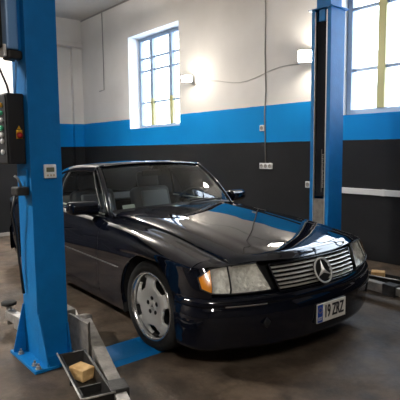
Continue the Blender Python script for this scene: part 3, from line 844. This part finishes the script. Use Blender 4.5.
for s in (-1, 1):
    # headlamp: slanted inner edge, amber outer wedge
    def region(y0t, y0b, y1t, y1b, z0t, z0b, z1t, z1b, out, s=s, ripple=0.):
        """u inner->outer, v top->bottom"""
        def f(u, v):
            zt, zb = lerp(z0t, z1t, u), lerp(z0b, z1b, u); z = lerp(zt, zb, v)
            y = lerp(lerp(y0t, y0b, v), lerp(y1t, y1b, v), u)
            return fp(s * y, z, out)
        return f
    fl = s > 0
    hl = gridmesh('headlight', region(.492, .440, .668, .692, .712, .548, .706, .545, .004), 16, 10, M['lens'], CAR, not fl)
    # bright bowl behind the lens
    def bowl(u, v, s=s, f=region(.493, .442, .667, .691, .711, .549, .705, .546, 0)):
        p = np.array(f(u, v)); k = (4 * u * (1 - u) * 4 * v * (1 - v)) ** .6
        return (p[0] - .004 - .055 * k, p[1], p[2])
    gridmesh('reflector', bowl, 20, 14, M['reflector'], hl, not fl)
    il = gridmesh('indicator_lamp', region(.674, .698, .770, .796, .705, .545, .694, .553, .004), 10, 10, M['lens'], hl, not fl)
    def bowl2(u, v, s=s, f=region(.675, .699, .769, .795, .704, .546, .693, .554, 0)):
        p = np.array(f(u, v)); k = (4 * u * (1 - u) * 4 * v * (1 - v)) ** .6
        return (p[0] - .004 - .03 * k, p[1], p[2])
    gridmesh('indicator_reflector', bowl2, 14, 12, M['reflector'], il, not fl)
    gridmesh('amber_marker', region(.774, .800, .842, .842, .693, .554, .645, .582, .003), 10, 8, M['amber'], hl, not fl)
    # body skin rounding the corner outside the lamp, and the strip under it
    gridmesh('corner_skin', lambda u, v: fp(s * lerp(.80, .8895, u), lerp(.705 - .012 * u, .50, v), -.002), 16, 12, M['paint'], CAR, not fl)
    # surround
    ed = [fp(s * y, z, .005) for y, z in ((.492, .713), (.58, .710), (.668, .707), (.72, .702), (.772, .695), (.81, .672), (.844, .646), (.845, .580), (.82, .565), (.798, .553), (.75, .548), (.692, .544), (.56, .545), (.438, .547), (.492, .713))]
    tube('lamp_frame', ed, .0045, M['black'], hl, 6)
    tube('lamp_divider', [fp(s * lerp(.671, .695, k / 6), lerp(.705, .545, k / 6), .005) for k in range(7)], .0035, M['black'], hl, 6)

# grille
def gy(z): return lerp(.382, .412, (z - .534) / (.690 - .534))
gb = gridmesh('grille', lambda u, v: fp((u - .5) * 2 * gy(lerp(.690, .534, v)), lerp(.690, .534, v), -.026), 31, 6, M['void'], CAR, True)
for k in range(6):
    z = lerp(.674, .549, k / 5)
    V = []; n = 41
    for i in range(n):
        y = (i / (n - 1) - .5) * 2 * (gy(z) - .004)
        for o_, dz in ((-.022, -.0012), (.004, -.0038), (.006, -.001), (.004, .0020), (-.022, .0012)): V.append(fp(y, z + dz, o_))
    raw('grille_slat', V, grid_faces(n, 5, 0, True), M['satin'], gb)
ring = [fp(y, .696, .004) for y in linspace(-.416, .416, 25)] + [fp(y, .529, .004) for y in linspace(.378, -.378, 25)] + [fp(-.416, .696, .004)]
tube('grille_frame', ring, .0055, M['paint'], gb, 6)
# three-pointed star in a ring
ed_ = lathe('emblem_disc', [(.076, -.010), (.076, .004), (.070, .006)], M['void'], gb, 'x', 32); ed_.location = fp(0, .612, .006); ed_.rotation_euler = (0, math.radians(-22), 0)
sc = Vector(fp(0, .612, .020)); R = .082
bm = bmesh.new()
tilt = Matrix.Rotation(math.atan(.15) * 1, 4, 'Y')
n = 48
for_ring = [(0, R * math.sin(2 * PI * k / n), R * math.cos(2 * PI * k / n)) for k in range(n + 1)]
add_tube(bm, for_ring, .0068, 8, False, up=(1, 0, 0))
outl = []
for k in range(6):
    a = PI * k / 3; r = R - .004 if k % 2 == 0 else .017
    outl.append((r * math.sin(a), r * math.cos(a)))
f0 = bm.verts.new((.012, 0, 0)); f1 = bm.verts.new((-.006, 0, 0)); vv = [bm.verts.new((0, y, z)) for y, z in outl]
for k in range(6):
    bm.faces.new((f0, vv[k], vv[(k + 1) % 6])); bm.faces.new((f1, vv[(k + 1) % 6], vv[k]))
bmesh.ops.recalc_face_normals(bm, faces=bm.faces)
bmesh.ops.rotate(bm, verts=bm.verts, cent=(0, 0, 0), matrix=Matrix.Rotation(math.radians(-22), 3, 'Y')); bmesh.ops.translate(bm, verts=bm.verts, vec=sc)
from_bm('star_emblem', bm, M['starchrome'], gb, False)

# licence plate
PX, PY, PZ = .870, .050, .335
lp = box('license_plate', PX - .004, PX + .004, PY - .153, PY + .153, PZ - .065, PZ + .065, M['platewhite'], CAR, .003)
lp['label'] = 'white number plate with blue band'
holder = box('plate_holder', PX - .030, PX - .0045, PY - .157, PY + .157, PZ - .068, PZ + .068, M['black'], lp, .003)
box('country_band', PX + .004, PX + .0052, PY - .150, PY - .096, PZ - .060, PZ + .060, M['plateblue'], lp, .0004)
mw = Matrix.Translation((PX + .0055, PY + .022, PZ)) @ Matrix(((0, 0, 1, 0), (1, 0, 0, 0), (0, 1, 0, 0), (0, 0, 0, 1)))
text('plate_number', '19 ZRZ', .118, M['ink'], lp, mw, .56, .0055)
mw2 = Matrix.Translation((PX + .0058, PY - .123, PZ - .036)) @ Matrix(((0, 0, 1, 0), (1, 0, 0, 0), (0, 1, 0, 0), (0, 0, 0, 1)))
text('country_code', 'EST', .030, M['platewhite'], lp, mw2, .85)
bm = bmesh.new()
for k in range(12):
    a = 2 * PI * k / 12; add_box(bm, PX + .0053, PX + .006, PY - .123 + .018 * math.sin(a) - .002, PY - .123 + .018 * math.sin(a) + .002, PZ + .022 + .018 * math.cos(a) - .002, PZ + .022 + .018 * math.cos(a) + .002)
from_bm('star_circle', bm, M['yellow'], lp)

# under-structure so nothing is seen through the gaps
box('engine_bay', -.74, .62, -.565, .565, .30, .675, M['void'], CAR, .01)
box('underbody', -3.3, .62, -.57, .57, .19, .295, M['void'], CAR, .01)
box('cabin_floor', -2.2, -.45, -.80, .80, .262, .30, M['dash'], CAR, .01)
box('bulkhead', -.80, -.745, -.62, .62, .30, .86, M['dash'], CAR, .01)
box('boot_core', -3.4, -2.3, -.565, .565, .30, .84, M['void'], CAR, .02)
# interior -------------------------------------------------------------------
def dash(u, v):
    y = (v - .5) * 2 * .68; t = y / .68; a = (-.775 - .10 * t * t, y, .885 - .01 * t * t); q = u
    prof = [(0, 0), (-.14, .018), (-.24, .015), (-.29, -.03), (-.28, -.14), (-.24, -.30)]
    i = min(int(q * 5), 4); f = q * 5 - i; p = lerp(np.array(prof[i]), np.array(prof[i + 1]), f)
    hump = .03 * math.exp(-((y - .34) / .16) ** 2) * (1 if 0 else 1) * sstep(0, .3, u)
    return (a[0] + p[0], y, a[2] - .012 + p[1] + hump)
gridmesh('dashboard', dash, 21, 31, M['dash'], CAR, True)
def rbox(bm, c, size, bev, rot=0.):
    vs = add_box(bm, -size[0] / 2, size[0] / 2, -size[1] / 2, size[1] / 2, -size[2] / 2, size[2] / 2, bev, 4)
    bmesh.ops.transform(bm, matrix=Matrix.Translation(c) @ Matrix.Rotation(rot, 4, 'Y'), verts=vs)
for y0 in (-.36, .36):
    bm = bmesh.new(); rbox(bm, (-1.53, y0, .42), (.52, .50, .20), .06, math.radians(-6))
    st = from_bm('seat', bm, M['leather'], CAR, True)
    bm = bmesh.new(); rbox(bm, (-1.88, y0, .72), (.17, .48, .60), .06, math.radians(-18)); from_bm('backrest', bm, M['leather'], st, True)
    bm = bmesh.new(); rbox(bm, (-1.99, y0, 1.09), (.10, .27, .19), .045, math.radians(-10)); from_bm('headrest', bm, M['leather'], st, True)
    for yy in (y0 - .035, y0 + .035): tube('headrest_post', [(-1.96, yy, .96), (-1.98, yy, 1.05)], .008, M['satin'], st)
    bm = bmesh.new(); rbox(bm, (-1.81, y0, .83), (.05, .34, .30), .022, math.radians(-18)); from_bm('backrest_panel', bm, M['lightleather'], st, True)
    bm = bmesh.new(); rbox(bm, (-1.835, y0, .60), (.05, .34, .13), .02, math.radians(-18)); from_bm('lumbar_panel', bm, M['lightleather'], st, True)
# steering wheel on the left-hand side
swm = Matrix.Translation((-1.17, .36, .86)) @ Matrix.Rotation(math.radians(-66), 4, 'Y')
bm = bmesh.new()
add_tube(bm, [(.19 * math.cos(2 * PI * k / 32), .19 * math.sin(2 * PI * k / 32), 0) for k in range(33)], .015, 8, False)
for a in (.3, PI - .3, -PI / 2 - .45, -PI / 2 + .45):
    add_tube(bm, [(.05 * math.sin(a), .05 * math.cos(a), -.01), (.185 * math.sin(a), .185 * math.cos(a), 0)], .013, 6)
bmesh.ops.transform(bm, matrix=swm, verts=bm.verts); stw = from_bm('steering_wheel', bm, M['dash'], CAR, True)
bm = bmesh.new(); add_box(bm, -.07, .07, -.08, .08, -.03, .02, .02, 3); bmesh.ops.transform(bm, matrix=swm, verts=bm.verts); from_bm('airbag_cover', bm, M['leather'], stw, True)
tube('steering_column', [(-1.155, .36, .83), (-.93, .36, .74)], .04, M['dash'], stw)
bm = bmesh.new(); rbox(bm, (-1.32, 0, 1.20), (.03, .22, .06), .014, 0); rm = from_bm('interior_mirror', bm, M['black'], CAR, True)
tube('mirror_arm', [(-1.31, 0, 1.225), (-1.255, 0, 1.285)], .008, M['black'], rm)
box('centre_console', -1.9, -.95, -.10, .10, .30, .56, M['dash'], CAR, .03, 3, True)

# wheels ---------------------------------------------------------------------
def make_wheel(s):
    """axle along y; outer face at y = 0 facing s"""
    tyre_prof = [(.241, -.015), (.250, -.006), (.266, -.001), (.290, -.003), (.310, -.013), (.321, -.028), (.325, -.045), (.3255, -.12), (.325, -.195), (.320, -.214), (.30, -.236), (.26, -.238), (.236, -.225), (.225, -.20), (.225, -.04)]
    bm = bmesh.new(); add_lathe(bm, [(r, h * s) for r, h in [(r, h) for r, h in tyre_prof]], 'y', 72, (0, 0, 0), True)
    bmesh.ops.recalc_face_normals(bm, faces=bm.faces)
    w = from_bm('wheel', bm, M['rubber'], CAR, True)
    # tread grooves
    bm = bmesh.new()
    for hh in (-.075, -.12, -.165): add_lathe(bm, [(.3262, (hh - .005) * s), (.3264, hh * s), (.3262, (hh + .005) * s), (.324, hh * s)], 'y', 72, (0, 0, 0), True)
    from_bm('tread_groove', bm, M['void'], w, True)
    # rim barrel with polished lip
    lip = [(.247, -.008), (.246, -.001), (.237, .002), (.230, -.005), (.225, -.017), (.222, -.026), (.220, -.036), (.226, -.036), (.231, -.022), (.240, -.013)]
    bm = bmesh.new(); add_lathe(bm, [(r, h * s) for r, h in lip], 'y', 72, (0, 0, 0), True); bmesh.ops.recalc_face_normals(bm, faces=bm.faces)
    from_bm('rim_barrel', bm, M['rimlip'], w, True)
    lathe('rim_inner', [(.221, -.037 * s), (.208, -.06 * s), (.204, -.20 * s), (.232, -.215 * s), (.236, -.20 * s), (.213, -.19 * s), (.215, -.06 * s), (.2265, -.0365 * s)], M['darkmetal'], w, 'y', 72, (0, 0, 0), True)
    # five-spoke disc: polar grid with five rounded windows
    na, nr = 240, 30; V = []; F = []
    def fh(r, a):
        return s * (-.022 - .012 * math.cos(min(r / .205, 1) * PI / 2) + .018 * math.exp(-((r - .13) / .07) ** 2) - (.016 * max(0, (r - .17) / .04)))
    rs = linspace(.0, .220, nr)
    V.append((0, fh(0, 0), 0))
    for r in rs[1:]:
        for k in range(na):
            a = 2 * PI * k / na; V.append((r * math.cos(a), fh(r, a), r * math.sin(a)))
    a0 = math.radians(58)
    def hole(r, a):
        d = (a - a0 + PI / 5) % (2 * PI / 5) - PI / 5
        u = (r - .176) / .043; half = .042 + .044 * (u + 1) / 2
        v = d * r / half
        return abs(u) ** 2.6 + abs(v) ** 2.6 < 1
    idx = lambda i, k: 1 + (i - 1) * na + (k % na)
    for k in range(na): F.append((0, idx(1, k), idx(1, k + 1)))
    for i in range(1, nr - 1):
        for k in range(na):
            if not hole((rs[i] + rs[i + 1]) / 2, 2 * PI * (k + .5) / na): F.append((idx(i, k), idx(i + 1, k), idx(i + 1, k + 1), idx(i, k + 1)))
    if s < 0: F = [f[::-1] for f in F]
    F = [f[::-1] for f in F]
    o = raw('rim_disc', V, F, M['alloy'], w)
    md = o.modifiers.new('t', 'SOLIDIFY'); md.thickness = .022; md.offset = -1
    # lug bolts and cap
    for k in range(5):
        a = a0 + PI / 5 + 2 * PI * k / 5; c = (.056 * math.cos(a), 0, .056 * math.sin(a)); y0 = fh(.056, 0)
        lathe('lug_bolt', [(.0165, y0 + s * .0005), (.0165, y0 + s * .003), (.008, y0 + s * .0035)], M['black'], w, 'y', 12, c)
    y0 = fh(.0, 0)
    hc = lathe('hub_cap', [(.034, y0 - s * .004), (.034, y0 + s * .005), (.029, y0 + s * .009), (.010, y0 + s * .010)], M['alloy'], w, 'y', 32)
    # hub-cap star mark and brake behind
    bm = bmesh.new(); 
    for k in range(3):
        a = PI / 2 + 2 * PI * k / 3
        bm.faces.new([bm.verts.new(p) for p in ((.023 * math.cos(a), y0 + s * .0108, .023 * math.sin(a)), (.005 * math.cos(a + 1.05), y0 + s * .0108, .005 * math.sin(a + 1.05)), (0, y0 + s * .0108, 0), (.005 * math.cos(a - 1.05), y0 + s * .0108, .005 * math.sin(a - 1.05)))])
    from_bm('star_mark', bm, M['ink'], w)
    lathe('brake_disc', [(.15, -.10 * s), (.15, -.12 * s), (.05, -.12 * s), (.05, -.10 * s)], M['darkmetal'], w, 'y', 40, (0, 0, 0), True)
    return w
YWO = .860
for s in (-1, 1):
    w = make_wheel(s); w.location = (0, s * YWO, ZW)
    c = copy_tree(w); w.rotation_euler = (0, 0, math.radians(3.)); c.location = (AX[1], s * YWO, ZW)
for o in bpy.data.objects:
    if o.name.split('.')[0] == 'wheel' and o.parent == CAR: o.location.z = RW + .0015

# ================================================================== LIGHT
Wd = bpy.data.worlds.new('World'); S.world = Wd; Wd.use_nodes = True
bg = Wd.node_tree.nodes['Background']; bg.inputs[0].default_value = (.86, .93, 1, 1); bg.inputs[1].default_value = 9.
def portal(loc, rot, sx, sy):
    l = bpy.data.lights.new('sky_portal', 'AREA'); l.shape = 'RECTANGLE'; l.size = sx; l.size_y = sy; l.cycles.is_portal = True
    o = bpy.data.objects.new('sky_portal', l); COL.objects.link(o); o.location = loc; o.rotation_euler = rot
portal(((W1[0] + W1[1]) / 2, YB + .38, (W1[2] + W1[3]) / 2), (-PI / 2, 0, 0), W1[1] - W1[0], W1[3] - W1[2])
portal(((W2[0] + W2[1]) / 2, YB + .38, (W2[2] + W2[3]) / 2), (-PI / 2, 0, 0), W2[1] - W2[0], W2[3] - W2[2])
def add_fill_lamp(x, y, power, label, up=.6, h=.75):  # lamps added out of view to brighten walls, column and wheels
    e = tag(empty('added_fill_lamp', (x, y, ZC)), label, 'lamp', 'added fill lamps out of view')
    for xx in (-h * .8, h * .8): tube('hanger', [(xx, 0, -.001), (xx, 0, -.45)], .006, M['conduit'], e)
    box('housing', -h, h, -.05, .05, -.49, -.45, M['white'], e, .01)
    for yy in (-.075, .075): tube('tube', [(-h + .05, yy, -.47), (h - .05, yy, -.47)], .016, M['tube'], e)
    for k, (rx, z, p) in enumerate(((0, -.50, power), (PI, -.44, power * up))):
        l = bpy.data.lights.new('added_fill_tube', 'AREA'); l.shape = 'RECTANGLE'; l.size = 2 * h - .1; l.size_y = .15; l.energy = p; l.color = (1, .97, .92)
        o = bpy.data.objects.new('added_fill_tube', l); COL.objects.link(o); o.parent = e; o.location = (0, 0, z); o.rotation_euler = (rx, 0, 0)
add_fill_lamp(-3.4, -4.9, 330, 'long unseen fill lamp added left of the car by the side wall')
add_fill_lamp(4.6, -3.6, 100, 'long unseen fill lamp added behind the camera')
add_fill_lamp(-4.9, .3, 65, 'short unseen fill lamp added above the rear of the car', 1.6, .22)

# ================================================================== CAMERA
cam = bpy.data.cameras.new('camera'); co = bpy.data.objects.new('camera', cam); COL.objects.link(co)
f, yaw, pitch, roll = 486.7, .69628, .10288, -.01039
cam.sensor_fit = 'HORIZONTAL'; cam.sensor_width = 36; cam.lens = f / 400 * 36
cam.clip_start = .05; cam.clip_end = 200
F = Vector((-math.cos(yaw) * math.cos(pitch), math.sin(yaw) * math.cos(pitch), -math.sin(pitch)))
Rr = F.cross(Vector((0, 0, 1))).normalized(); U = Rr.cross(F)
R2 = math.cos(roll) * Rr + math.sin(roll) * U; U2 = -math.sin(roll) * Rr + math.cos(roll) * U
mt = Matrix((R2, U2, -F)).transposed().to_4x4(); mt.translation = Vector((2.77123, -2.72875, 1.42689))
co.matrix_world = mt
S.camera = co
S.view_settings.view_transform = 'Standard'; S.view_settings.look = 'None'
S.view_settings.exposure = .45; S.view_settings.gamma = 1.
S.view_settings.use_curve_mapping = False
